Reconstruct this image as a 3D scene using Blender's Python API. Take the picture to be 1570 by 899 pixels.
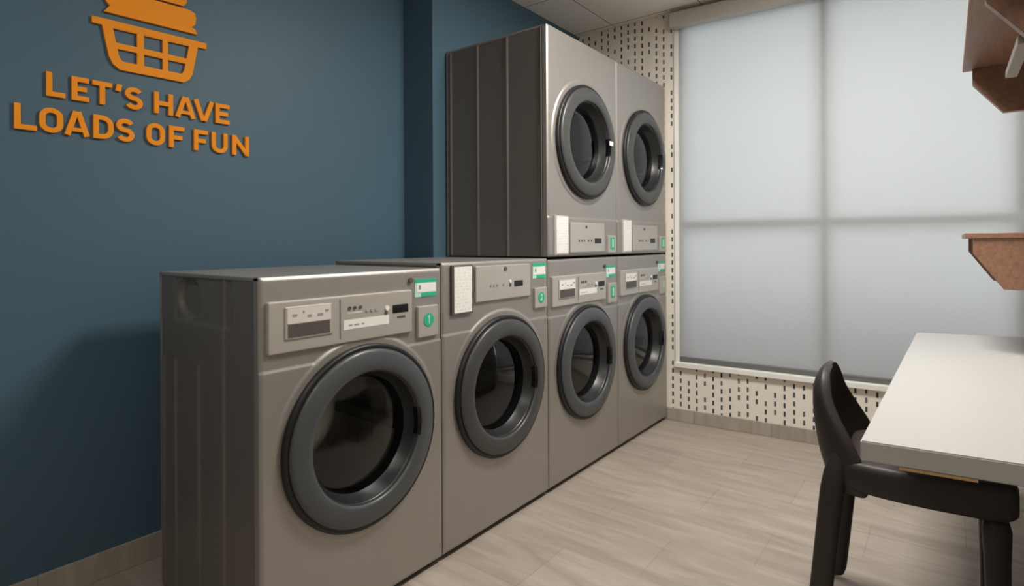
import bpy, bmesh, math, random
from mathutils import Vector, Matrix
for o in list(bpy.data.objects): bpy.data.objects.remove(o, do_unlink=True)
S = bpy.context.scene
C = S.collection
R = math.radians
random.seed(4)

# ------------------------------------------------------------------ camera, world, exposure
CAM_POS = Vector((-0.77195, -1.44858, 1.15128))
AX_R = Vector((0.61105745, -0.79156886, -0.00524752))
AX_U = Vector((0.00320655, -0.00415385, 0.99998623))
AX_F = Vector((0.79157976, 0.61106586, 0.0))
cam = bpy.data.cameras.new('camera')
camo = bpy.data.objects.new('camera', cam); C.objects.link(camo)
m = Matrix((AX_R, AX_U, -AX_F)).transposed().to_4x4(); m.translation = CAM_POS
camo.matrix_world = m
cam.sensor_width = 36.0
cam.lens = 864.74 * 36.0 / 1570
cam.shift_y = -(449.5 - 372.88) / 1570
cam.clip_start = 0.02
S.camera = camo

SKY = 3.9
world = bpy.data.worlds.new('world'); S.world = world; world.use_nodes = True
bg = world.node_tree.nodes['Background']
bg.inputs['Color'].default_value = (0.95, 0.975, 1.0, 1)
bg.inputs['Strength'].default_value = SKY
S.view_settings.view_transform = 'Standard'
S.view_settings.look = 'None'
S.view_settings.gamma = 1.0
S.view_settings.use_curve_mapping = False
S.view_settings.exposure = 0.0
LAMPS = [(1.30, -1.10, 56.0), (-1.15, -0.80, 14.0)]      # ceiling panels: x, y, watts

# ------------------------------------------------------------------ materials
def mat(name, col, rough=0.5, metal=0.0, spec=0.5, coat=0.0, bump=0.0, bscale=200.0, var=0.0, vscale=8.0, stretch=(1, 1, 1)):
    m = bpy.data.materials.new(name); m.use_nodes = True
    nt = m.node_tree; p = nt.nodes['Principled BSDF']
    p.inputs['Base Color'].default_value = (*col, 1)
    p.inputs['Roughness'].default_value = rough
    p.inputs['Metallic'].default_value = metal
    p.inputs['Specular IOR Level'].default_value = spec
    p.inputs['Coat Weight'].default_value = coat
    tc = nt.nodes.new('ShaderNodeTexCoord')
    mp = nt.nodes.new('ShaderNodeMapping'); mp.inputs['Scale'].default_value = stretch
    nt.links.new(tc.outputs['Object'], mp.inputs['Vector'])
    if var > 0:
        n = nt.nodes.new('ShaderNodeTexNoise'); n.inputs['Scale'].default_value = vscale; n.inputs['Detail'].default_value = 4
        nt.links.new(mp.outputs[0], n.inputs['Vector'])
        r = nt.nodes.new('ShaderNodeMapRange'); r.inputs['To Min'].default_value = 1 - var; r.inputs['To Max'].default_value = 1 + var
        nt.links.new(n.outputs['Fac'], r.inputs['Value'])
        mx = nt.nodes.new('ShaderNodeVectorMath'); mx.operation = 'SCALE'; mx.inputs[0].default_value = col
        nt.links.new(r.outputs[0], mx.inputs['Scale']); nt.links.new(mx.outputs[0], p.inputs['Base Color'])
    if bump > 0:
        n = nt.nodes.new('ShaderNodeTexNoise'); n.inputs['Scale'].default_value = bscale; n.inputs['Detail'].default_value = 2
        nt.links.new(mp.outputs[0], n.inputs['Vector'])
        b = nt.nodes.new('ShaderNodeBump'); b.inputs['Strength'].default_value = bump; b.inputs['Distance'].default_value = 0.001
        nt.links.new(n.outputs['Fac'], b.inputs['Height']); nt.links.new(b.outputs[0], p.inputs['Normal'])
    return m

def s2l(r, g, b):
    f = lambda c: (c / 255 / 12.92) if c / 255 <= 0.04045 else ((c / 255 + 0.055) / 1.055) ** 2.4
    return (f(r), f(g), f(b))

M = {}
M['blue'] = mat('blue_paint', (0.070, 0.134, 0.184), 0.5, spec=0.3, bump=0.15, bscale=300)
M['plain'] = mat('off_white_paint', (0.42, 0.39, 0.35), 0.7)
M['ceiling'] = mat('ceiling_tile', (0.60, 0.56, 0.51), 0.8)
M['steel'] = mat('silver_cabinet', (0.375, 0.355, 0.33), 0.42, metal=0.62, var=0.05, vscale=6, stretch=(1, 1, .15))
M['side'] = mat('silver_side_shaded', (0.19, 0.170, 0.155), 0.40, metal=0.4, var=0.10, vscale=5, stretch=(1, 9, .2))  # darker than the front steel: the side's shade is put into its colour
M['panel'] = mat('silver_plastic', (0.47, 0.445, 0.41), 0.35, metal=0.3)
M['ring'] = mat('grey_door_plastic', (0.062, 0.069, 0.074), 0.40, metal=0.0, coat=0.08)
M['ringdark'] = mat('dark_door_plastic', (0.05, 0.052, 0.051), 0.42, metal=0.0, coat=0.08)
M['black'] = mat('black_rubber', (0.008, 0.008, 0.009), 0.45)
M['display'] = mat('black_display', (0.004, 0.004, 0.005), 0.12)
M['recess'] = mat('dark_recess', (0.085, 0.075, 0.07), 0.5)
M['white'] = mat('white_label', (0.80, 0.79, 0.76), 0.5)
M['green'] = mat('green_sticker', (0.02, 0.42, 0.24), 0.45)
M['mint'] = mat('pale_green_print', (0.45, 0.74, 0.60), 0.45)
M['grey'] = mat('grey_print', (0.28, 0.28, 0.28), 0.5)
M['drum'] = mat('drum_steel', (0.60, 0.59, 0.55), 0.35, metal=1.0)
M['drumdark'] = mat('dark_drum', (0.16, 0.15, 0.14), 0.4, metal=0.7)
M['orange'] = mat('orange_letter', (0.90, 0.31, 0.014), 0.6, spec=0.2)
M['trim'] = mat('white_trim', (0.86, 0.86, 0.83), 0.45)
M['frame'] = mat('window_frame_metal', (0.16, 0.17, 0.18), 0.45, metal=0.2)
M['cassette'] = mat('blind_cassette_metal', (0.50, 0.48, 0.45), 0.5, metal=0.2)
M['bar'] = mat('blind_bar_metal', (0.17, 0.17, 0.165), 0.45, metal=0.3)
M['desk'] = mat('white_laminate', (0.455, 0.45, 0.435), 0.38, spec=0.4, var=0.02, vscale=3)
M['rail'] = mat('grey_shelf_rail', (0.34, 0.31, 0.27), 0.5)
M['funnel'] = mat('black_glossy_plastic', (0.018, 0.019, 0.020), 0.36)
M['deskedge'] = mat('grey_white_edge_band', (0.50, 0.475, 0.455), 0.45)
M['tan'] = mat('tan_wood_strip', (0.50, 0.32, 0.14), 0.5)
M['chair'] = mat('dark_brown_plastic', (0.026, 0.019, 0.017), 0.52, bump=0.1, bscale=120)
M['out'] = mat('outdoor_ground', (0.28, 0.29, 0.30), 0.9)
M['sky_block'] = mat('sky_block_grey', (0.16, 0.17, 0.19), 0.9)
M['drawerlbl'] = mat('label_paper', (0.66, 0.62, 0.58), 0.5)

def wood(name, col, dark, ax=(1, 12, 12)):
    m = mat(name, col, 0.42)
    nt = m.node_tree; p = nt.nodes['Principled BSDF']
    tc = [n for n in nt.nodes if n.type == 'TEX_COORD'][0]; mp = [n for n in nt.nodes if n.type == 'MAPPING'][0]
    mp.inputs['Scale'].default_value = ax
    n = nt.nodes.new('ShaderNodeTexNoise'); n.inputs['Scale'].default_value = 6; n.inputs['Detail'].default_value = 6; n.inputs['Distortion'].default_value = 0.4
    nt.links.new(mp.outputs[0], n.inputs['Vector'])
    cr = nt.nodes.new('ShaderNodeValToRGB'); cr.color_ramp.elements[0].color = (*dark, 1); cr.color_ramp.elements[1].color = (*col, 1)
    cr.color_ramp.elements[0].position = .3; cr.color_ramp.elements[1].position = .7
    nt.links.new(n.outputs['Fac'], cr.inputs[0]); nt.links.new(cr.outputs[0], p.inputs['Base Color'])
    return m
M['wood'] = wood('walnut_veneer', (0.33, 0.18, 0.115), (0.23, 0.12, 0.075))

def glass_mat():
    m = bpy.data.materials.new('door_glass'); m.use_nodes = True; nt = m.node_tree; nt.nodes.clear()
    out = nt.nodes.new('ShaderNodeOutputMaterial'); mx = nt.nodes.new('ShaderNodeMixShader')
    tr = nt.nodes.new('ShaderNodeBsdfTransparent'); tr.inputs[0].default_value = (0.80, 0.82, 0.79, 1)
    gl = nt.nodes.new('ShaderNodeBsdfGlossy'); gl.inputs['Roughness'].default_value = 0.06; gl.inputs[0].default_value = (0.95, 0.97, 1, 1)
    fr = nt.nodes.new('ShaderNodeFresnel'); fr.inputs[0].default_value = 1.5
    nt.links.new(fr.outputs[0], mx.inputs[0]); nt.links.new(tr.outputs[0], mx.inputs[1]); nt.links.new(gl.outputs[0], mx.inputs[2])
    nt.links.new(mx.outputs[0], out.inputs[0]); return m
M['glass'] = glass_mat()
def pane_mat():
    m = glass_mat(); m.name = 'window_glass'
    [n for n in m.node_tree.nodes if n.type == 'BSDF_TRANSPARENT'][0].inputs[0].default_value = (0.93, 0.96, 0.95, 1)
    [n for n in m.node_tree.nodes if n.type == 'FRESNEL'][0].inputs[0].default_value = 1.45
    return m
M['pane'] = pane_mat()
def shade_mat():
    m = bpy.data.materials.new('roller_shade_fabric'); m.use_nodes = True; nt = m.node_tree; nt.nodes.clear()
    out = nt.nodes.new('ShaderNodeOutputMaterial'); mx = nt.nodes.new('ShaderNodeMixShader'); mx.inputs[0].default_value = 0.55
    tl = nt.nodes.new('ShaderNodeBsdfTranslucent'); tl.inputs[0].default_value = (0.80, 0.805, 0.81, 1)
    df = nt.nodes.new('ShaderNodeBsdfDiffuse'); df.inputs[0].default_value = (0.62, 0.64, 0.66, 1)
    nt.links.new(df.outputs[0], mx.inputs[1]); nt.links.new(tl.outputs[0], mx.inputs[2]); nt.links.new(mx.outputs[0], out.inputs[0]); return m
M['shade'] = shade_mat()

def N(nt, t, **k):
    n = nt.nodes.new(t)
    for a, b in k.items(): setattr(n, a, b)
    return n
def math_(nt, op, a, b=None, c=None):
    n = N(nt, 'ShaderNodeMath', operation=op)
    for i, v in enumerate((a, b, c)):
        if v is None: continue
        if isinstance(v, (int, float)): n.inputs[i].default_value = v
        else: nt.links.new(v, n.inputs[i])
    return n.outputs[0]

def wallpaper():
    m = bpy.data.materials.new('dashed_wallpaper'); m.use_nodes = True; nt = m.node_tree; p = nt.nodes['Principled BSDF']
    p.inputs['Roughness'].default_value = 0.7
    tc = N(nt, 'ShaderNodeTexCoord'); sp = N(nt, 'ShaderNodeSeparateXYZ'); nt.links.new(tc.outputs['Object'], sp.inputs[0])
    px, pz = 0.0505, 0.050
    u = math_(nt, 'DIVIDE', math_(nt, 'ADD', sp.outputs['X'], 10 - 0.0895 + px / 2), px)
    cu = math_(nt, 'FLOOR', u); fu = math_(nt, 'SUBTRACT', u, cu)
    wn = N(nt, 'ShaderNodeTexWhiteNoise', noise_dimensions='1D'); nt.links.new(cu, wn.inputs['W'])
    v = math_(nt, 'ADD', math_(nt, 'DIVIDE', math_(nt, 'ADD', sp.outputs['Z'], 5), pz), wn.outputs['Value'])
    cv = math_(nt, 'FLOOR', v); fv = math_(nt, 'SUBTRACT', v, cv)
    cb = N(nt, 'ShaderNodeCombineXYZ'); nt.links.new(cu, cb.inputs[0]); nt.links.new(cv, cb.inputs[1])
    w2 = N(nt, 'ShaderNodeTexWhiteNoise', noise_dimensions='2D'); nt.links.new(cb.outputs[0], w2.inputs['Vector'])
    # runs of four or five dashes, then a gap
    cb3 = N(nt, 'ShaderNodeCombineXYZ'); nt.links.new(cu, cb3.inputs[0]); nt.links.new(math_(nt, 'FLOOR', math_(nt, 'DIVIDE', cv, 3.0)), cb3.inputs[1])
    inx = math_(nt, 'LESS_THAN', math_(nt, 'ABSOLUTE', math_(nt, 'SUBTRACT', fu, 0.5)), 0.11)
    iny = math_(nt, 'LESS_THAN', math_(nt, 'ABSOLUTE', math_(nt, 'SUBTRACT', fv, 0.5)), 0.29)
    keep = math_(nt, 'GREATER_THAN', w2.outputs['Value'], 0.17)
    mask = math_(nt, 'MULTIPLY', math_(nt, 'MULTIPLY', inx, iny), keep)
    cr = N(nt, 'ShaderNodeValToRGB'); e = cr.color_ramp.elements
    e[0].color = (*s2l(38, 54, 62), 1); e[1].color = (*s2l(96, 104, 100), 1)
    e.new(0.55).color = (*s2l(44, 62, 72), 1); e.new(0.8).color = (*s2l(72, 84, 86), 1)
    nt.links.new(w2.outputs['Value'], cr.inputs[0])
    mx = N(nt, 'ShaderNodeMix', data_type='RGBA'); nt.links.new(mask, mx.inputs[0])
    mx.inputs[6].default_value = (0.84, 0.79, 0.70, 1); nt.links.new(cr.outputs[0], mx.inputs[7])
    nt.links.new(mx.outputs[2], p.inputs['Base Color']); return m
M['wallpaper'] = wallpaper()

def tile_mat(name, swap, off, bw, rh, c1, c2, grout, rough, msize=0.0025, streak=(6.0, 0.9, 1)):
    m = bpy.data.materials.new(name); m.use_nodes = True; nt = m.node_tree; p = nt.nodes['Principled BSDF']
    p.inputs['Roughness'].default_value = rough
    tc = N(nt, 'ShaderNodeTexCoord'); sp = N(nt, 'ShaderNodeSeparateXYZ'); nt.links.new(tc.outputs['Object'], sp.inputs[0])
    cb = N(nt, 'ShaderNodeCombineXYZ')
    nt.links.new(math_(nt, 'ADD', sp.outputs[swap[0]], off[0]), cb.inputs[0]); nt.links.new(math_(nt, 'ADD', sp.outputs[swap[1]], off[1]), cb.inputs[1])
    br = N(nt, 'ShaderNodeTexBrick'); nt.links.new(cb.outputs[0], br.inputs['Vector'])
    br.inputs['Scale'].default_value = 1; br.inputs['Brick Width'].default_value = bw; br.inputs['Row Height'].default_value = rh
    br.inputs['Mortar Size'].default_value = msize; br.inputs['Mortar Smooth'].default_value = 0.1; br.offset = 0.5
    br.inputs['Color1'].default_value = (0.9, 0.9, 0.9, 1); br.inputs['Color2'].default_value = (1.06, 1.06, 1.06, 1); br.inputs['Mortar'].default_value = (*grout, 1)
    mp = N(nt, 'ShaderNodeMapping'); mp.inputs['Scale'].default_value = streak; nt.links.new(tc.outputs['Object'], mp.inputs[0])
    n = N(nt, 'ShaderNodeTexNoise'); n.inputs['Scale'].default_value = 2.2; n.inputs['Detail'].default_value = 6; n.inputs['Distortion'].default_value = 1.2
    nt.links.new(mp.outputs[0], n.inputs['Vector'])
    cr = N(nt, 'ShaderNodeValToRGB'); cr.color_ramp.elements[0].position = .36; cr.color_ramp.elements[1].position = .66
    cr.color_ramp.elements[0].color = (*c1, 1); cr.color_ramp.elements[1].color = (*c2, 1); nt.links.new(n.outputs['Fac'], cr.inputs[0])
    mx = N(nt, 'ShaderNodeMix', data_type='RGBA', blend_type='MULTIPLY'); mx.inputs[0].default_value = 1
    nt.links.new(cr.outputs[0], mx.inputs[6]); nt.links.new(br.outputs['Color'], mx.inputs[7]); nt.links.new(mx.outputs[2], p.inputs['Base Color'])
    return m
M['floor'] = tile_mat('stone_look_floor_tile', ('Y', 'X'), (20.0 + 0.10, 20.0 - 0.03), 0.6, 0.3, (0.34, 0.29, 0.238), (0.435, 0.38, 0.325), (0.80, 0.78, 0.76), 0.45, 0.0016)
M['base'] = tile_mat('stone_look_skirting_tile', ('X', 'Z'), (20.3, 1.0), 0.45, 5.0, (0.34, 0.30, 0.25), (0.42, 0.375, 0.325), (0.72, 0.70, 0.68), 0.40)

def paper_mat():
    m = bpy.data.materials.new('printed_notice_paper'); m.use_nodes = True; nt = m.node_tree; p = nt.nodes['Principled BSDF']
    p.inputs['Roughness'].default_value = 0.5
    tc = N(nt, 'ShaderNodeTexCoord'); sp = N(nt, 'ShaderNodeSeparateXYZ'); nt.links.new(tc.outputs['Object'], sp.inputs[0])
    r = math_(nt, 'FRACT', math_(nt, 'DIVIDE', math_(nt, 'ADD', sp.outputs['Z'], 3), 0.0125))
    row = math_(nt, 'LESS_THAN', r, 0.38)
    mp = N(nt, 'ShaderNodeMapping'); mp.inputs['Scale'].default_value = (120, 1, 80); nt.links.new(tc.outputs['Object'], mp.inputs[0])
    n = N(nt, 'ShaderNodeTexNoise'); n.inputs['Scale'].default_value = 1; nt.links.new(mp.outputs[0], n.inputs['Vector'])
    ink = math_(nt, 'MULTIPLY', row, math_(nt, 'GREATER_THAN', n.outputs['Fac'], 0.53))
    mx = N(nt, 'ShaderNodeMix', data_type='RGBA'); nt.links.new(ink, mx.inputs[0])
    mx.inputs[6].default_value = (0.82, 0.81, 0.78, 1); mx.inputs[7].default_value = (0.64, 0.64, 0.62, 1)
    nt.links.new(mx.outputs[2], p.inputs['Base Color']); return m
M['paper'] = paper_mat()

def ceil_mat():
    m = M['ceiling']; nt = m.node_tree; p = nt.nodes['Principled BSDF']
    tc = N(nt, 'ShaderNodeTexCoord'); sp = N(nt, 'ShaderNodeSeparateXYZ'); nt.links.new(tc.outputs['Object'], sp.inputs[0])
    def ln(ax, off):
        f = math_(nt, 'FRACT', math_(nt, 'DIVIDE', math_(nt, 'ADD', sp.outputs[ax], off), 0.6))
        return math_(nt, 'LESS_THAN', f, 0.010)
    k = math_(nt, 'MAXIMUM', ln('X', 6.0 - 2.09 + 0.003 + .0), ln('Y', 6.0 - 0.355 + 0.003))
    mx = N(nt, 'ShaderNodeMix', data_type='RGBA'); nt.links.new(k, mx.inputs[0])
    mx.inputs[6].default_value = (0.86, 0.81, 0.75, 1); mx.inputs[7].default_value = (0.20, 0.185, 0.17, 1)
    nt.links.new(mx.outputs[2], p.inputs['Base Color'])
ceil_mat()

# ------------------------------------------------------------------ mesh helpers
def new_obj(name, me, material=None, parent=None, smooth=False):
    o = bpy.data.objects.new(name, me); C.objects.link(o)
    if material: me.materials.append(material)
    if parent: o.parent = parent
    if smooth:
        for p in me.polygons: p.use_smooth = True
    return o
def from_bm(name, bm, material=None, parent=None, smooth=False):
    me = bpy.data.meshes.new(name); bmesh.ops.recalc_face_normals(bm, faces=bm.faces[:]); bm.to_mesh(me); bm.free()
    return new_obj(name, me, material, parent, smooth)
def add_box(bm, a, b, bevel=0.0, seg=2):
    t = bmesh.new(); bmesh.ops.create_cube(t, size=1)
    for v in t.verts:
        for i in range(3): v.co[i] = (a[i] + b[i]) / 2 + v.co[i] * abs(b[i] - a[i])
    if bevel: bmesh.ops.bevel(t, geom=t.edges[:], offset=bevel, segments=seg, affect='EDGES', profile=0.5)
    me = bpy.data.meshes.new('t'); t.to_mesh(me); t.free(); bm.from_mesh(me); bpy.data.meshes.remove(me)
def box(name, a, b, material, parent=None, bevel=0.0, seg=2):
    bm = bmesh.new(); add_box(bm, a, b, bevel, seg)
    return from_bm(name, bm, material, parent)
def lathe(name, prof, centre, material, parent=None, seg=72, close=False):
    """profile of (radius, y); axis along y"""
    bm = bmesh.new(); rings = []
    for r, y in prof:
        rings.append([bm.verts.new((centre[0] + r * math.cos(2 * math.pi * k / seg), centre[1] + y, centre[2] + r * math.sin(2 * math.pi * k / seg))) for k in range(seg)])
    n = len(rings)
    for i in range(n if close else n - 1):
        a, b = rings[i], rings[(i + 1) % n]
        for k in range(seg): bm.faces.new((a[k], a[(k + 1) % seg], b[(k + 1) % seg], b[k]))
    if not close and prof[-1][0] < 0.02 and prof[-1][0] > 0: bm.faces.new(rings[-1])
    return from_bm(name, bm, material, parent, smooth=True)
def disc_y(name, c, r, th, material, parent=None, seg=32):
    bm = bmesh.new()
    bmesh.ops.create_cone(bm, cap_ends=True, segments=seg, radius1=r, radius2=r, depth=th, matrix=Matrix.Translation(c) @ Matrix.Rotation(R(90), 4, 'X'))
    return from_bm(name, bm, material, parent)
def prism(name, pts, y0, y1, material, parent=None, bevel=0):
    """polygon of (x,z) extruded along y"""
    bm = bmesh.new()
    f = bm.faces.new([bm.verts.new((x, y0, z)) for x, z in pts])
    r = bmesh.ops.extrude_face_region(bm, geom=[f])
    for v in r['geom']:
        if isinstance(v, bmesh.types.BMVert): v.co.y = y1
    if bevel: bmesh.ops.bevel(bm, geom=bm.edges[:], offset=bevel, segments=1, affect='EDGES')
    return from_bm(name, bm, material, parent)
def empty(name, loc=(0, 0, 0), rz=0):
    o = bpy.data.objects.new(name, None); C.objects.link(o); o.location = loc; o.rotation_euler = (0, 0, rz); o.empty_display_size = 0.1
    return o
def tag(o, label, cat, group=None):
    o['label'] = label; o['category'] = cat
    if group: o['group'] = group
    return o
def struct(o): o['kind'] = 'structure'; return o
def copy_tree(o, parent=None):
    c = o.copy(); C.objects.link(c)
    if parent: c.parent = parent
    for ch in list(o.children): copy_tree(ch, c)
    return c
def sstep(a, b, x):
    if a == b: return 1.0 if x >= a else 0.0
    t = max(0, min(1, (x - a) / (b - a))); return t * t * (3 - 2 * t)

# ------------------------------------------------------------------ room shell
ZC = 2.634; YA = 0.870; YB = 0.650; XA = 1.283; YR = -1.78; XB = -2.3
WA = R(4.02); XW = 2.752
def quadbox(name, a, b, m): return struct(box(name, a, b, m))
quadbox('floor', (XB - .1, YR - .1, -0.1), (3.0, 1.0, 0.0), M['floor'])
quadbox('ceiling', (XB - .1, YR - .1, ZC), (3.0, 1.0, ZC + 0.1), M['ceiling'])
# blue wall with its projecting section behind the stacked dryers
quadbox('wall_left', (XB, YA, 0), (XA + 0.0, YA + 0.12, ZC), M['blue'])
quadbox('wall_alcove', (XA, YB, 0), (2.752, YA + 0.12, ZC), M['blue'])
quadbox('wall_right', (XB, YR - 0.1, 0), (2.83, YR, ZC), M['plain'])
quadbox('wall_back', (XB - 0.1, YR - 0.1, 0), (XB, YA + 0.12, ZC), M['plain'])
struct(box('baseboard_left', (XB, YA - 0.012, 0), (XA, YA, 0.0924), M['base'], bevel=0.002))

# window wall: local frame, x = along the wall to the right, y = outwards
def wloc(o):
    o.location = (XW, 0, 0); o.rotation_euler = (0, 0, -(math.pi / 2 - WA)); return o
U0, U1, Z0, Z1 = 0.0795, 1.760, 0.3800, 2.56
bm = bmesh.new()
add_box(bm, (0, 0, 0), (U0, 0.16, ZC)); add_box(bm, (U1, 0, 0), (1.79, 0.16, ZC))
add_box(bm, (U0, 0, 0), (U1, 0.16, Z0)); add_box(bm, (U0, 0, Z1), (U1, 0.16, ZC))
struct(wloc(from_bm('wall_front', bm, M['wallpaper'])))
wr = struct(box('wall_front_return', (-YA - .1, 0, 0), (0, 0.16, ZC), M['wallpaper'])); wr.location = (XW, 0, 0); wr.rotation_euler = (0, 0, -math.pi / 2)
struct(wloc(box('baseboard_front', (0.0, -0.012, 0), (1.77, 0, 0.080), M['base'], bevel=0.002)))
# white casing around the opening
struct(wloc(box('trim_1', (U0 - 0.022, -0.014, Z0 - 0.030), (U0 + 0.002, 0.0, 2.5), M['trim'], bevel=0.002)))
struct(wloc(box('trim_2', (U0 - 0.022, -0.030, Z0 - 0.030), (U1 + 0.012, 0.048, Z0 + 0.001), M['trim'], bevel=0.003)))
# window: frame, mullion, transom and four panes
win = struct(wloc(bpy.data.objects.new('window_1', None))); C.objects.link(win)
bm = bmesh.new(); FB, FY0, FY1 = 0.030, 0.050, 0.115
add_box(bm, (U0, FY0, Z0), (U0 + FB, FY1, Z1)); add_box(bm, (1.7135, FY0, Z0), (U1, FY1, Z1))
add_box(bm, (U0 + FB, FY0, Z0), (U1 - FB, FY1, Z0 + FB)); add_box(bm, (U0 + FB, FY0, Z1 - FB), (U1 - FB, FY1, Z1))
UM, ZT = 0.900, 1.264
add_box(bm, (UM - 0.024, FY0, Z0 + FB), (UM + 0.024, FY1, Z1 - FB))
add_box(bm, (U0 + FB, FY0, ZT - 0.026), (UM - 0.024, FY1, ZT + 0.026)); add_box(bm, (UM + 0.024, FY0, ZT - 0.026), (U1 - FB, FY1, ZT + 0.026))
from_bm('window_frame', bm, M['frame'], win)
for (a, b) in ((U0 + FB, UM - .024), (UM + .024, U1 - FB)):
    for (c, d) in ((Z0 + FB, ZT - .026), (ZT + .026, Z1 - FB)):
        box('window_pane', (a, 0.080, c), (b, 0.084, d), M['pane'], win)
# roller blind
rb = wloc(bpy.data.objects.new('roller_blind', None)); C.objects.link(rb)
tag(rb, 'pale translucent roller blind drawn down over the large window', 'blind')
box('shade_fabric', (U0 + 0.003, 0.0200, Z0 + 0.034), (U1 - 0.003, 0.0206, 2.53), M['shade'], rb)
box('bottom_bar', (U0 + 0.003, 0.008, Z0 + 0.002), (U1 - 0.003, 0.034, Z0 + 0.034), M['bar'], rb, bevel=0.004)
box('cassette', (0.045, -0.075, 2.518), (1.772, -0.001, 2.610), M['cassette'], rb, bevel=0.006)
# outside: ground, and added unseen to dim the lower blind, a low parapet beyond the glass
quadbox('ground_outside', (2.95, -6, -0.30), (9.0, 6, -0.25), M['out'])
quadbox('sky_block_wall', (3.75, -5, -0.25), (3.90, 4, 0.80), M['sky_block'])

# ceiling lamps (recessed square troffers)
def lamp(x, y, w):
    r = empty('ceiling_light', (x, y, ZC - 0.02))
    bm = bmesh.new()
    for a, b in (((-.3, -.3, 0), (.3, -.275, .02)), ((-.3, .275, 0), (.3, .3, .02)), ((-.3, -.275, 0), (-.275, .275, .02)), ((.275, -.275, 0), (.3, .275, .02))): add_box(bm, a, b)
    from_bm('light_frame', bm, M['trim'], r)
    e = bpy.data.materials.get('lit_diffuser')
    if not e:
        e = bpy.data.materials.new('lit_diffuser'); e.use_nodes = True
        p = e.node_tree.nodes['Principled BSDF']; p.inputs['Emission Color'].default_value = (1, .93, .84, 1); p.inputs['Emission Strength'].default_value = 4
    box('diffuser', (-.275, -.275, 0.010), (.275, .275, .018), e, r)
    l = bpy.data.lights.new('panel_lamp', 'AREA'); l.shape = 'SQUARE'; l.size = 0.54; l.energy = w; l.color = (1.0, 0.955, 0.90)
    lo = bpy.data.objects.new('panel_lamp', l); C.objects.link(lo); lo.parent = r; lo.location = (0, 0, 0.005)
    return r
tag(lamp(*LAMPS[0]), 'square recessed ceiling light panel in front of the washing machines', 'ceiling light')
tag(lamp(*LAMPS[1]), 'square recessed ceiling light panel at the camera end of the room', 'ceiling light')

# ------------------------------------------------------------------ washers and dryers
W = 0.681; DEP = 0.640; DC = (0.3405, 0.553); CD = 0.02
def grid(name, nu, nv, fpos, skip, material, parent):
    bm = bmesh.new(); vs = {}
    for i in range(nu + 1):
        for j in range(nv + 1):
            u, v = i / nu, j / nv
            if skip and skip(u, v, 0.03): continue
            vs[i, j] = bm.verts.new(fpos(u, v))
    for i in range(nu):
        for j in range(nv):
            k = [(i, j), (i + 1, j), (i + 1, j + 1), (i, j + 1)]
            if all(q in vs for q in k): bm.faces.new([vs[q] for q in k])
    me = bpy.data.meshes.new(name); bm.normal_update(); bm.to_mesh(me); bm.free()
    return new_obj(name, me, material, parent, smooth=True)

def cabinet(root, H, zc, ribs, crease, ribtop, pocket, zlo=0.022):
    cx = DC[0]
    # box sheet metal: back, top, bottom, right side; front edge wraps in
    bm = bmesh.new(); t = 0.012
    add_box(bm, (t, 0.012, H - t), (W - t, DEP, H), 0.0)
    add_box(bm, (t, DEP - t, zlo), (W - t, DEP, H - t)); add_box(bm, (t, 0.02, zlo), (W - t, DEP - t, zlo + t))
    add_box(bm, (W - t, 0.004, zlo), (W, DEP, H), 0.003)
    add_box(bm, (0, 0.004, zlo), (t, 0.03, H), 0.003); add_box(bm, (0, DEP - .01, zlo), (t, DEP, H), 0.0)
    add_box(bm, (0, 0.004, H - 0.012), (t, DEP, H), 0.003)
    from_bm('cabinet', bm, M['steel'], root)
    # left side sheet with pressed vertical ribs
    def sp(u, v):
        y = 0.03 + u * (DEP - 0.04); z = zlo + 0.0005 + v * (H - zlo - 0.0125); d = 0.0
        for r in ribs:
            k = math.exp(-((y - r) / 0.0055) ** 2); d += 0.007 * k * sstep(0, .02, ribtop(r) - z)
        if pocket:
            if 0.150 < y < 0.53 and z > 0.905: d -= 0.004 * sstep(.15, .158, y) * sstep(.905, .912, z)
            q = math.hypot((y - .435) / .085, (z - .985) / .070)
            if q < 1 : d -= 0.016 * sstep(1, .80, q)
        return (0.002 - d, y, z)
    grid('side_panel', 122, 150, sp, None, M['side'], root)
    def fp(u, v):
        x = u * W; z = zlo + v * (H - zlo); d = 0.0
        rr = math.hypot(x - cx, z - zc)
        d = max(0.006 * sstep(0.312, 0.304, rr), 0.0035 * sstep(crease + .004, crease - .002, z) if crease else 0)
        e = min(x, W - x, H - z, z - zlo)
        y = -d + 0.006 * (1 - sstep(0, 0.008, e))
        return (x, y, z)
    def skip(u, v, _): return math.hypot(u * W - cx, zlo + v * (H - zlo) - zc) < 0.205
    grid('front_panel', 150, 230, fp, skip, M['steel'], root)

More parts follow.
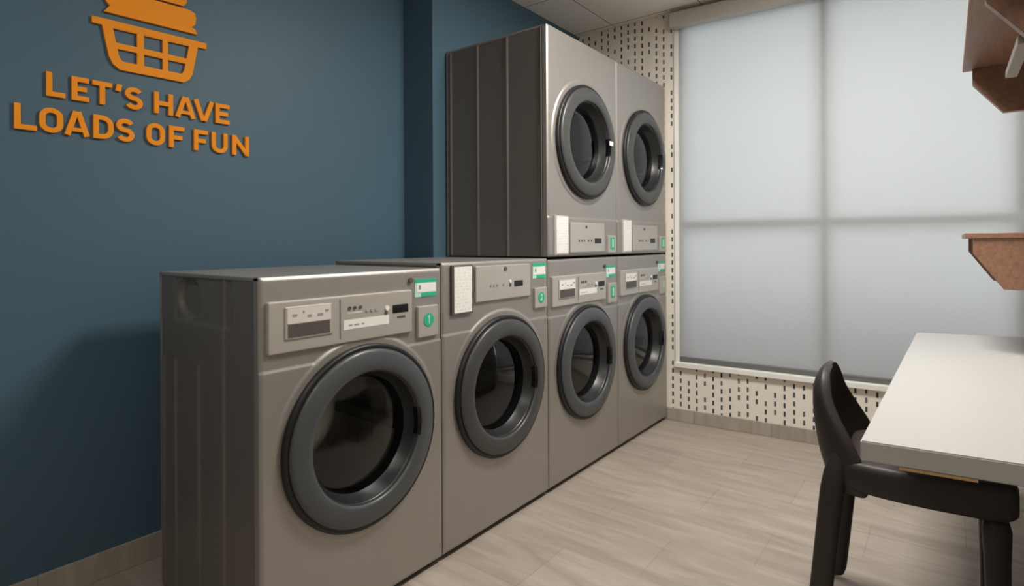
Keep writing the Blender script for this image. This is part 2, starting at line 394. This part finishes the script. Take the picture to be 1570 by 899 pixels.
def door(root, zc, dark, handle=True):
    c = (DC[0], 0, zc); rm = M['ringdark'] if dark else M['ring']
    lathe('door_gasket', [(0.2850, 0.0), (0.2855, -0.020), (0.2785, -0.0245), (0.262, -0.018), (0.20, 0.0), (0.196, 0.03), (0.19, 0.05), (0.205, 0.05), (0.215, 0.004)], c, M['black'], root, close=True)
    d = lathe('door', [(0.2700, -0.018), (0.2705, -0.026), (0.268, -0.0305), (0.262, -0.0335), (0.255, -0.0355), (0.240, -0.0390), (0.225, -0.0405), (0.212, -0.0395), (0.205, -0.0365), (0.2015, -0.031), (0.203, -0.020), (0.24, -0.018)], c, rm, root, close=True)
    lathe('door_funnel', [(0.2022, -0.030), (0.199, -0.016), (0.188, 0.006), (0.180, 0.026), (0.176, 0.030), (0.190, 0.030), (0.206, -0.006), (0.206, -0.026)], c, M['funnel'], d, close=True)
    gl = [(0.180, 0.022)]
    for k in range(1, 11):
        r = 0.180 * (1 - k / 10.5); gl.append((r, 0.022 - 0.022 * (1 - (r / 0.18) ** 2)))
    lathe('door_glass', gl, c, M['glass'], d)
    # inner bowl rim seen through the opening
    lathe('inner_rim', [(0.181, 0.031), (0.178, 0.04), (0.174, 0.055), (0.181, 0.056)], c, M['black'], d, close=True)
    # grip cut into the right-hand side of the funnel
    if handle:
        bm = bmesh.new(); n = 10; va = []
        for i in range(n + 1):
            a = R(-13 + 26 * i / n)
            va.append([bm.verts.new((c[0] + r * math.cos(a), y, c[2] + r * math.sin(a))) for r, y in ((0.2065, -0.0385), (0.200, -0.028), (0.196, -0.012))])
        for i in range(n):
            for k in range(2): bm.faces.new((va[i][k], va[i + 1][k], va[i + 1][k + 1], va[i][k + 1]))
        o = from_bm('door_handle', bm, M['display'], d); s = o.modifiers.new('s', 'SOLIDIFY'); s.thickness = 0.002; s.offset = 0
    # drum
    prof = [(0.195, 0.062), (0.245, 0.075), (0.262, 0.11), (0.262, 0.46), (0.25, 0.50), (0.12, 0.515), (0.01, 0.515)]
    dr = lathe('drum', prof, c, M['drumdark'] if dark else M['drum'], root, seg=48)
    for k in range(3):
        a = R(90 + 120 * k + 20); bm = bmesh.new()
        add_box(bm, (-0.022, 0.10, -0.026), (0.022, 0.46, 0.026), 0.012)
        bmesh.ops.transform(bm, matrix=Matrix.Translation((c[0] + 0.236 * math.cos(a), 0, c[2] + 0.236 * math.sin(a))) @ Matrix.Rotation(-a + R(90), 4, 'Y'), verts=bm.verts[:])
        from_bm('drum_paddle', bm, M['drumdark'], dr)

NST = [0]
def stroke(bm, pts, t, y0, y1, closed=False):
    NST[0] += 1; y0 += 0.00018 * (NST[0] % 9)
    P = [Vector(p) for p in pts]; n = len(P); L = []; Rr = []
    for i in range(n):
        a = P[i - 1] if (i > 0 or closed) else None; b = P[(i + 1) % n] if (i < n - 1 or closed) else None
        d1 = (P[i] - a).normalized() if a is not None else None; d2 = (b - P[i]).normalized() if b is not None else None
        if d1 is None: d1 = d2
        if d2 is None: d2 = d1
        n1 = Vector((-d1.y, d1.x)); n2 = Vector((-d2.y, d2.x)); mm = (n1 + n2).normalized(); k = t / 2 / max(0.35, mm.dot(n1))
        L.append(P[i] + mm * k); Rr.append(P[i] - mm * k)
    for i in range(n if closed else n - 1):
        j = (i + 1) % n; q = [L[i], L[j], Rr[j], Rr[i]]
        A = [bm.verts.new((p.x, y0, p.y)) for p in q]; B = [bm.verts.new((p.x, y1, p.y)) for p in q]
        bm.faces.new(A); bm.faces.new(B[::-1])
        for k in range(4): bm.faces.new((A[k], B[k], B[(k + 1) % 4], A[(k + 1) % 4]))

def sticker(root, x0, x1, z0, z1, y):
    s = box('notice_sticker', (x0, y - 0.0015, z0), (x1, y + 0.003, z1), M['mint'], root)
    zz = z1 - z0; xx = x1 - x0
    box('sticker_band', (x0 + .0, y - 0.0022, z1 - .20 * zz), (x1, y - 0.0012, z1), M['green'], s)
    box('sticker_band', (x0 + .28 * xx, y - 0.0022, z0), (x1, y - 0.0012, z0 + .22 * zz), M['green'], s)
    box('sticker_print', (x0 + .06 * xx, y - 0.0026, z0 + .25 * zz), (x1 - .04 * xx, y - 0.0012, z1 - .24 * zz), M['white'], s)
    box('sticker_symbol', (x0 + .16 * xx, y - 0.0030, z0 + .42 * zz), (x0 + .26 * xx, y - 0.0024, z1 - .34 * zz), M['grey'], s)
    return s
def reader(root, x0, x1, z0, z1, bz, char, pale=False):
    b = box('payment_plate', (x0, -0.012, z0), (x1, 0.002, z1), M['panel'], root, bevel=0.003)
    cx = (x0 + x1) / 2
    if char in ('1', '2'):
        disc_y('number_badge', (cx, -0.0125, bz), 0.023, 0.003, M['green'], b)
        bm = bmesh.new(); h = 0.026; w = 0.014; z = bz - h / 2; x = cx - w / 2
        if char == '1': stroke(bm, [(cx - .004, z + h * .86), (cx + .001, z + h * .97), (cx + .001, z)], 0.005, -0.0150, -0.0138)
        else: stroke(bm, [(x, z + h * .78), (x + w * .2, z + h * .97), (x + w * .7, z + h * .99), (x + w, z + h * .78), (x + w * .9, z + h * .55), (x, z + .002), (x + w * 1.1, z + .002)], 0.0045, -0.0150, -0.0138)
        from_bm('badge_number', bm, M['mint'], b)
    else:
        box('number_badge', (cx - .022, -0.0145, bz - .032), (cx + .022, -0.011, bz + .032), M['panel'] if pale else M['green'], b, bevel=0.002)
        box('badge_print', (cx - .008, -0.0155, bz - .022), (cx + .008, -0.0143, bz + .022), M['mint'], b)

def make_washer(H, char, pale, label, lab='drawerlbl'):
    root = empty('washing_machine', (0, 0, 0)); tag(root, label, 'washing machine', 'front-loading machines along the blue wall')
    cabinet(root, H, DC[1], (0.203, 0.361, 0.525, 0.618), 0.805, lambda r: 0.79 if r != .203 else 2, True)
    door(root, DC[1], False)
    cp = box('control_panel', (0.019, -0.012, 0.852), (0.532, 0.004, 0.995), M['panel'], root, bevel=0.0045, seg=3)
    box('panel_seam', (0.243, -0.0128, 0.866), (0.246, -0.011, 0.985), M['recess'], cp)
    box('display', (0.446, -0.0135, 0.923), (0.513, -0.011, 0.950), M['display'], cp, bevel=0.001)
    bx = box('instruction_label', (0.257, -0.0128, 0.892), (0.430, -0.011, 0.921), M['white'], cp)
    for k, (a, l) in enumerate(((.275, .012), (.295, .018), (.322, .01))):
        box('label_print', (a, -0.0134, 0.902), (a + l, -0.0126, 0.906), M['grey'], bx)
    for x in (0.278, 0.297, 0.318): disc_y('button', (x, -0.013, 0.956), 0.0055, 0.004, M['recess'], cp, 16)
    for x in (0.344, 0.362, 0.380): disc_y('button', (x, -0.013, 0.943), 0.005, 0.004, M['panel'], cp, 16)
    disc_y('button', (0.422, -0.0135, 0.943), 0.008, 0.005, M['white'], cp, 20)
    disc_y('button', (0.418, -0.013, 0.928), 0.0055, 0.004, M['recess'], cp, 16)
    box('panel_print', (0.270, -0.0126, 0.940), (0.325, -0.0118, 0.9425), M['white'], cp)
    box('panel_print', (0.465, -0.0126, 0.905), (0.500, -0.0118, 0.912), M['recess'], cp)
    dd = box('detergent_drawer', (0.066, -0.016, 0.888), (0.216, -0.010, 0.978), M['panel'], root, bevel=0.002)
    lb = box('drawer_label', (0.072, -0.0172, 0.931), (0.210, -0.0155, 0.974), M[lab], dd)
    for k, (a, b_, l) in enumerate(((.087, .950, .014), (.118, .957, .006), (.134, .945, .012), (.165, .945, .018), (.190, .955, .012))):
        box('label_print', (a, -0.0178, b_), (a + l, -0.0171, b_ + .007), M['grey'], lb)
    box('drawer_grip', (0.074, -0.0168, 0.893), (0.206, -0.0155, 0.929), M['recess'], dd)
    disc_y('key_lock', (0.532, -0.004, 1.026), 0.009, 0.008, M['recess'], root, 20)
    sticker(root, 0.554, 0.655, 0.966, 1.028, 0.0)
    reader(root, 0.560, 0.655, 0.826, 0.934, 0.885, char, pale)
    for x in (0.06, W - 0.06):
        for y in (0.05, DEP - 0.06): disc = from_bm('foot', _foot(x, y), M['black'], root)
    return root
def _foot(x, y):
    bm = bmesh.new(); bmesh.ops.create_cone(bm, cap_ends=True, segments=16, radius1=0.022, radius2=0.018, depth=0.024, matrix=Matrix.Translation((x, y, 0.012))); return bm

def make_dryer(H, low, char, pale, label, lower_door=True):
    root = empty('tumble_dryer', (0, 0, 0)); tag(root, label, 'tumble dryer', 'front-loading machines along the blue wall')
    zc = 0.575 if low else 0.570
    cabinet(root, H, zc, (0.035, 0.236, 0.425, 0.61), 0.19 if low else 0.815, (lambda r: 2) if low else (lambda r: .8), False, 0.006 if low else 0.022)
    door(root, zc, True)
    dz = 0 if low else 0.8975
    pf = box('placard_frame', (0.042, -0.010, dz + 0.013 if low else 0.884), (0.162 if low else 0.156, 0.002, dz + .200 if low else 1.070), M['recess'] if not low else M['panel'], root, bevel=0.002)
    box('notice_paper', (0.056 if low else .053, -0.0115, dz + 0.022 if low else 0.892), (0.158 if low else .149, -0.0095, dz + .196 if low else 1.064), M['paper'], pf)
    a, b, c, d = (0.180, 0.522, 0.022, 0.171) if low else (0.175, 0.533, 0.922, 1.062)
    cp = box('control_panel', (a, -0.010, c), (b, 0.003, d), M['panel'], root, bevel=0.003)
    if low:
        box('display', (0.416, -0.0115, 0.067), (0.485, -0.009, 0.093), M['display'], cp, bevel=.001)
        disc_y('key_lock', (0.330, -0.010, 0.150), 0.007, 0.006, M['recess'], cp, 16)
        for x in (0.26, 0.285, 0.31, .35, .38): disc_y('button', (x, -0.011, 0.080), 0.0045, 0.003, M['recess'], cp, 16)
        reader(root, 0.562, 0.648, 0.016, 0.110, 0.066, char, pale)
    else:
        box('display', (0.417, -0.0115, 0.969), (0.477, -0.009, 0.993), M['display'], cp, bevel=.001)
        disc_y('key_lock', (0.356, -0.010, 1.046), 0.009, 0.006, M['recess'], cp, 16)
        for x in (0.265, 0.285, 0.305, .345): disc_y('button', (x, -0.0105, 0.982), 0.006, 0.003, M['grey'], cp, 16)
        disc_y('button', (0.389, -0.011, 0.993), 0.007, 0.005, M['white'], cp, 20)
        disc_y('button', (0.389, -0.011, 0.978), 0.006, 0.004, M['recess'], cp, 20)
        sticker(root, 0.562, 0.662, 0.994, 1.060, 0.0)
        reader(root, 0.565, 0.660, 0.862, 0.952, 0.908, char, pale)
    if not low:
        for x in (0.06, W - 0.06):
            for y in (0.05, DEP - 0.06): from_bm('foot', _foot(x, y), M['black'], root)
    return root

PW = 0.686; G = (PW - W) / 2
w1 = make_washer(1.062, '1', False, 'nearest silver front-loading washing machine, green number 1 badge, at the left end of the row')
w1.location = (G, 0, 0)
d2 = make_dryer(1.080, False, '2', False, 'low silver dryer with green number 2 badge and tall white notice beside its controls')
d2.location = (PW + G, 0, 0)
w3 = make_washer(1.073, '3', False, 'silver front-loading washing machine under the nearer stacked dryer, green badge beside its controls', 'white')
w3.location = (2 * PW + G, 0, 0)
w4 = make_washer(1.073, '4', True, 'silver front-loading washing machine under the farther stacked dryer, beside the patterned window wall', 'white')
w4.location = (3 * PW + G, 0, 0)
u1 = make_dryer(1.080, True, '5', False, 'upper silver dryer stacked nearest the camera, its ribbed side facing the blue wall corner')
u1.location = (2 * PW + G, 0, 1.0805)
u2 = copy_tree(u1); u2.location = (3 * PW + G, 0, 1.0805)
box('door_tag', (0.523, -0.043, 0.583), (0.560, -0.040, 0.606), M['white'], u1.children[[c.name.split('.')[0] for c in u1.children].index('door')])
u2['label'] = 'upper silver dryer stacked farthest away, beside the dashed wallpaper and window'

# ------------------------------------------------------------------ sign on the blue wall
TH0, TH1 = YA - 0.012, YA - 0.0005
def arc(cx, cz, rx, rz, a0, a1, n=12): return [(cx + rx * math.cos(R(a0 + (a1 - a0) * i / n)), cz + rz * math.sin(R(a0 + (a1 - a0) * i / n))) for i in range(n + 1)]
def letter(ch, x0, x1, z0, z1, t=0.0158):
    bm = bmesh.new(); h = t / 2; a, b, c, d = x0 + h, x1 - h, z0 + h, z1 - h; mx = (a + b) / 2; mz = (c + d) / 2
    st = lambda p, cl=False, tt=t: stroke(bm, p, tt, TH0, TH1, cl)
    if ch == 'L': st([(a, z1), (a, c), (x1, c)])
    elif ch == 'E': st([(x1, d), (a, d), (a, c), (x1, c)]); st([(a, mz), (x1 - 0.006, mz)])
    elif ch == 'F': st([(x1, d), (a, d), (a, z0)]); st([(a, mz - .002), (x1 - 0.008, mz - .002)])
    elif ch == 'T': st([(x0, d), (x1, d)]); st([(mx, d), (mx, z0)])
    elif ch == "'": st([((x0 + x1) / 2 + .003, z1), ((x0 + x1) / 2 - .002, z0)])
    elif ch == 'H': st([(a, z0), (a, z1)]); st([(b, z0), (b, z1)]); st([(a, mz), (b, mz)])
    elif ch == 'A': st([(a - .003, z0), (mx - .003, z1), (mx - .003, z1 + .0001)][:2]); st([(b + .003, z0), (mx + .003, z1)]); st([(mx - .0095, z1 - .004), (mx + .0095, z1 - .004)], tt=.008); st([(a + .010, z0 + .020), (b - .010, z0 + .020)], tt=t * .8)
    elif ch == 'V': st([(a - .003, z1), (mx - .003, z0)]); st([(b + .003, z1), (mx + .003, z0)]); st([(mx - .0095, z0 + .004), (mx + .0095, z0 + .004)], tt=.008)
    elif ch == 'N': st([(a, z0), (a, z1)]); st([(b, z0), (b, z1)]); st([(a, z1 - .006), (b, z0 + .006)])
    elif ch == 'U': st([(a, z1)] + arc(mx, c + .020, (b - a) / 2, .020, 180, 360) + [(b, z1)])
    elif ch == 'O': q = .021; w = (b - a) / 2; st(arc(mx, d - q, w, q, 0, 180) + arc(mx, c + q, w, q, 180, 360), True)
    elif ch == 'D': q = .025; w = (b - a); st([(a, c), (a + w * .3, c)] + arc(b - w * .62, c + q, w * .62, q, -90, 0, 8)[1:] + arc(b - w * .62, d - q, w * .62, q, 0, 90, 8) + [(a, d)], True)
    elif ch == 'S':
        w = (b - a) / 2; hh = (d - c) / 4
        st(arc(mx, d - hh, w, hh, 25, 270, 14) + arc(mx, c + hh, w, hh, 90, -155, 14)[1:])
    o = from_bm('sign_letter', bm, M['orange'])
    return o
row1 = [('L', -.246, -.194, "first letter L of the word LET'S"), ('E', -.179, -.130, "letter E of the word LET'S"), ('T', -.119, -.066, "letter T of the word LET'S, left of the apostrophe"),
        ("'", -.056, -.038, "small apostrophe in the word LET'S"), ('S', -.028, .022, "letter S ending the word LET'S"), ('H', .059, .113, 'first letter H of the word HAVE'),
        ('A', .122, .184, 'letter A of the word HAVE'), ('V', .184, .246, 'letter V of the word HAVE'), ('E', .256, .303, 'letter E ending the word HAVE')]
row1 = [('L', -.246, -.196), ('E', -.179, -.131), ('T', -.121, -.064), ("'", -.053, -.035), ('S', -.025, .031), ('H', .068, .132), ('A', .143, .210), ('V', .209, .279), ('E', .288, .343)]
lab1 = ["first letter L of the word LET'S", "letter E of the word LET'S", "letter T of the word LET'S", "small apostrophe of the word LET'S", "letter S ending the word LET'S", 'letter H starting the word HAVE', 'letter A of the word HAVE', 'letter V of the word HAVE', 'letter E ending the word HAVE']
for (ch, a, b), l in zip(row1, lab1):
    z0, z1 = (1.638, 1.717)
    if ch == "'": z0, z1 = 1.694, 1.719
    tag(letter(ch, a, b, z0, z1), 'orange raised ' + l + ', on the blue wall', 'sign letter', "orange letters on the blue wall")
row2 = [('L', -.326, -.270), ('O', -.264, -.202), ('A', -.196, -.132), ('D', -.119, -.060), ('S', -.052, .004), ('O', .042, .103), ('F', .118, .172), ('F', .206, .258), ('U', .273, .335), ('N', .354, .423)]
lab2 = ['letter L starting the word LOADS', 'letter O of the word LOADS', 'letter A of the word LOADS', 'letter D of the word LOADS', 'letter S ending the word LOADS', 'letter O of the word OF', 'letter F of the word OF', 'letter F starting the word FUN', 'letter U of the word FUN', 'letter N ending the word FUN']
for (ch, a, b), l in zip(row2, lab2):
    tag(letter(ch, a, b, 1.519, 1.600), 'orange raised ' + l + ', on the blue wall', 'sign letter', "orange letters on the blue wall")
# laundry basket symbol
bs = empty('basket_sign', (0.065, YA - 0.0005, 1.77)); tag(bs, 'orange raised laundry basket symbol holding folded clothes, above the words on the blue wall', 'wall sign')
def poly(name, pts, mt, parent):
    o = prism(name, [(x - 0.065, z - 1.77) for x, z in pts], -0.0115, 0.0, mt, parent); return o
bm = bmesh.new()
def st2(p, t, cl=False): stroke(bm, [(x - .065, z - 1.77) for x, z in p], t, -0.0115, 0.0, cl)
st2([(-.122, 1.925), (.254, 1.933)], .023)
st2([(-.079, 1.925), (-.058, 1.815), (-.048, 1.795), (-.034, 1.786), (.165, 1.788), (.178, 1.797), (.187, 1.815), (.208, 1.930)], .031)
st2([(-.06, 1.853), (.19, 1.856)], .021)
st2([(.0245, 1.92), (.0245, 1.79)], .022); st2([(.1065, 1.92), (.1065, 1.79)], .018)
st2([(-.07, 1.917), (.2, 1.922)], .012)
from_bm('basket', bm, M['orange'], bs)
poly('folded_cloth', [(-.087, 1.962), (.219, 1.969), (.214, 1.985), (.199, 1.993), (-.070, 1.987)], M['orange'], bs)
poly('folded_cloth', [(-.070, 1.9872), (.199, 1.9932), (.212, 2.004), (.216, 2.030), (.210, 2.050), (.19, 2.056), (-.062, 2.050), (-.078, 2.040), (-.083, 2.020), (-.081, 2.000)], M['orange'], bs)
poly('folded_cloth', [(-.052, 2.058), (.17, 2.064), (.182, 2.080), (.182, 2.105), (.165, 2.118), (-.045, 2.112), (-.06, 2.095), (-.06, 2.072)], M['orange'], bs)

# ------------------------------------------------------------------ desk on the right
dk = empty('desk', (0.56, -1.32, 0)); tag(dk, 'white laminate desk with a thick top, chair tucked under its left edge', 'desk')
def desk_slab(name, pts, z0, z1, mt, bev=0.0025):
    bm = bmesh.new(); f = bm.faces.new([bm.verts.new((x - .56, y + 1.32, z0)) for x, y in pts])
    r = bmesh.ops.extrude_face_region(bm, geom=[f])
    for v in r['geom']:
        if isinstance(v, bmesh.types.BMVert): v.co.z = z1
    bmesh.ops.bevel(bm, geom=bm.edges[:], offset=bev, segments=2, affect='EDGES')
    return from_bm(name, bm, mt, dk)
top = desk_slab('desk_top', [(0.553, -1.308), (0.614, YR + .002), (2.395, YR + .002), (2.268, -1.340)], 0.709, 0.750, M['desk'])
desk_slab('edge_strip', [(0.5625, -1.372), (0.5780, -1.492), (0.590, -1.492), (0.5745, -1.372)], 0.7030, 0.7088, M['tan'], .0005)
desk_slab('modesty_panel', [(0.72, -1.685), (2.25, -1.685), (2.25, -1.700), (0.72, -1.700)], 0.0005, 0.7088, M['deskedge'], .001)

# ------------------------------------------------------------------ chair
ch = empty('chair', (1.25, -1.36, 0)); tag(ch, 'dark brown moulded plastic chair tucked under the white desk, facing the right wall', 'chair')
def loc(p): return (p[0] - 1.25, p[1] + 1.36, p[2])
def loft(name, secs, parent, mt, sub=2, cap=True):
    """secs: list of rings of points (same count)"""
    bm = bmesh.new(); rs = [[bm.verts.new(loc(p)) for p in s] for s in secs]
    n = len(rs[0])
    for a, b in zip(rs, rs[1:]):
        for k in range(n): bm.faces.new((a[k], a[(k + 1) % n], b[(k + 1) % n], b[k]))
    if cap: bm.faces.new(rs[0]); bm.faces.new(rs[-1])
    o = from_bm(name, bm, mt, parent, smooth=True)
    s = o.modifiers.new('sub', 'SUBSURF'); s.levels = sub; s.render_levels = sub
    return o
XC = 1.250
def back():
    bm = bmesh.new(); nu, nw = 16, 14
    zs = [(.430, -1.158, .190, .100), (.47, -1.142, .190, .116), (.51, -1.130, .188, .120), (.56, -1.120, .181, .110), (.62, -1.113, .166, .080), (.67, -1.111, .148, .054), (.705, -1.113, .135, .042), (.73, -1.119, .120, .032), (.750, -1.128, .098, .022), (.763, -1.137, .068, .012), (.769, -1.147, .035, .004)]
    F = []; B = []
    for z, y, w, wr in zs:
        rf = []; rb_ = []
        for i in range(nu + 1):
            u = -1 + 2 * i / nu; x = XC + w * math.sin(u * math.pi / 2 * .93); th = 0.024 if z < .74 else .018
            yy = y - wr * abs(u) ** 2.4
            rb_.append(bm.verts.new(loc((x, yy, z)))); rf.append(bm.verts.new(loc((XC + (w - .012) * math.sin(u * math.pi / 2 * .93), yy - th, z - (.003 if z > .7 else 0)))))
        F.append(rf); B.append(rb_)
    for j in range(len(zs) - 1):
        for i in range(nu):
            bm.faces.new((B[j][i], B[j][i + 1], B[j + 1][i + 1], B[j + 1][i])); bm.faces.new((F[j][i], F[j + 1][i], F[j + 1][i + 1], F[j][i + 1]))
        for i in (0, nu): bm.faces.new((B[j][i], B[j + 1][i], F[j + 1][i], F[j][i]))
    for j in (0, len(zs) - 1):
        for i in range(nu): bm.faces.new((B[j][i], B[j][i + 1], F[j][i + 1], F[j][i]))
    o = from_bm('backrest', bm, M['chair'], ch, smooth=True); s = o.modifiers.new('s', 'SUBSURF'); s.levels = 1; s.render_levels = 2
back()
def ring_x(y, xw, zt, zb, dish=0.012):
    return [(XC - xw + .012, y, zt), (XC - xw * .5, y, zt - dish), (XC, y, zt - dish * 1.3), (XC + xw * .5, y, zt - dish), (XC + xw - .012, y, zt), (XC + xw, y, zt - .015),
            (XC + xw, y, zb + .010), (XC + xw - .012, y, zb), (XC + xw * .75, y, zb + .022), (XC, y, zb + .040), (XC - xw * .75, y, zb + .022), (XC - xw + .012, y, zb), (XC - xw, y, zb + .010), (XC - xw, y, zt - .015)]
loft('seat', [ring_x(y, w, zt, zb) for y, w, zt, zb in ((-1.195, .165, .520, .470), (-1.212, .182, .532, .450), (-1.25, .194, .535, .443), (-1.35, .205, .538, .443), (-1.45, .205, .545, .447), (-1.53, .204, .552, .450), (-1.567, .202, .556, .455), (-1.583, .198, .550, .468), (-1.588, .190, .535, .482))], ch, M['chair'])
def leg(x0, y0, x1, y1, wy0=.030, wy1=.022, ztop=.47):
    secs = []
    for i in range(7):
        t = i / 6; z = ztop * (1 - t); x = x0 + (x1 - x0) * t; y = y0 + (y1 - y0) * t; wy = wy0 + (wy1 - wy0) * min(1, t * 1.6); wx = .026 - .008 * t
        if i == 0: wy *= .6 if ztop > .5 else 1.25; wx *= .6 if ztop > .5 else 1; y -= .018 if ztop > .5 else 0; x += (.012 if x < XC else -.012) if ztop > .5 else 0
        z = max(z, .0005)
        secs.append([(x + wx * math.cos(a) * (abs(math.cos(a)) ** -.35 if abs(math.cos(a)) > .05 else 1), y + wy * math.sin(a) * (abs(math.sin(a)) ** -.35 if abs(math.sin(a)) > .05 else 1), z) for a in [k * math.pi / 4 + math.pi / 8 for k in range(8)]])
    return loft('leg', secs, ch, M['chair'], 1)
leg(1.092, -1.196, 1.066, -1.140, .036, .032, .58); leg(1.408, -1.190, 1.434, -1.140, .034, .032, .49)
leg(1.078, -1.543, 1.070, -1.548, .030, .026); leg(1.422, -1.543, 1.430, -1.548, .030, .026)

# ------------------------------------------------------------------ wall shelves at the right
def bracket(name, x, zt, h, th, y0=-1.521, parent=None, ox=0, oz=0):
    pts = [(y0, zt), (y0, zt - .055), (y0 - .082, zt - h), (YR + .002, zt - h), (YR + .002, zt)]
    bm = bmesh.new(); f = bm.faces.new([bm.verts.new((x - ox, y - YR, z - oz)) for y, z in pts]); r = bmesh.ops.extrude_face_region(bm, geom=[f])
    for v in r['geom']:
        if isinstance(v, bmesh.types.BMVert): v.co.x += th
    bmesh.ops.bevel(bm, geom=bm.edges[:], offset=.0015, segments=1, affect='EDGES')
    return from_bm(name, bm, M['wood'], parent)
def shelf(x0, x1, zb, zt, y0, brs, h, label):
    r = empty('wall_shelf', (x0, YR, zb)); tag(r, label, 'shelf', 'walnut wall shelves over the desk')
    bm = bmesh.new(); add_box(bm, (0, .002, 0), (x1 - x0, y0 - YR, zt - zb), .0015, 1); from_bm('shelf_board', bm, M['wood'], r)
    for b in brs: bracket('shelf_bracket', b, zb, h, .03, parent=r, ox=x0, oz=zb)
    return r
shelf(1.80, 2.42, 1.159, 1.178, -1.499, (1.805, 2.36), .178, 'lower walnut wall shelf on chamfered brackets, just above the far end of the desk')
up = shelf(0.72, 1.835, 1.758, 1.778, -1.494, (0.93, 1.80), .164, 'upper walnut wall shelf on chamfered brackets, cut off by the top right corner')
box('shelf_rail', (.27, .175, -.150), (.62, .200, -.128), M['rail'], up, bevel=.002)
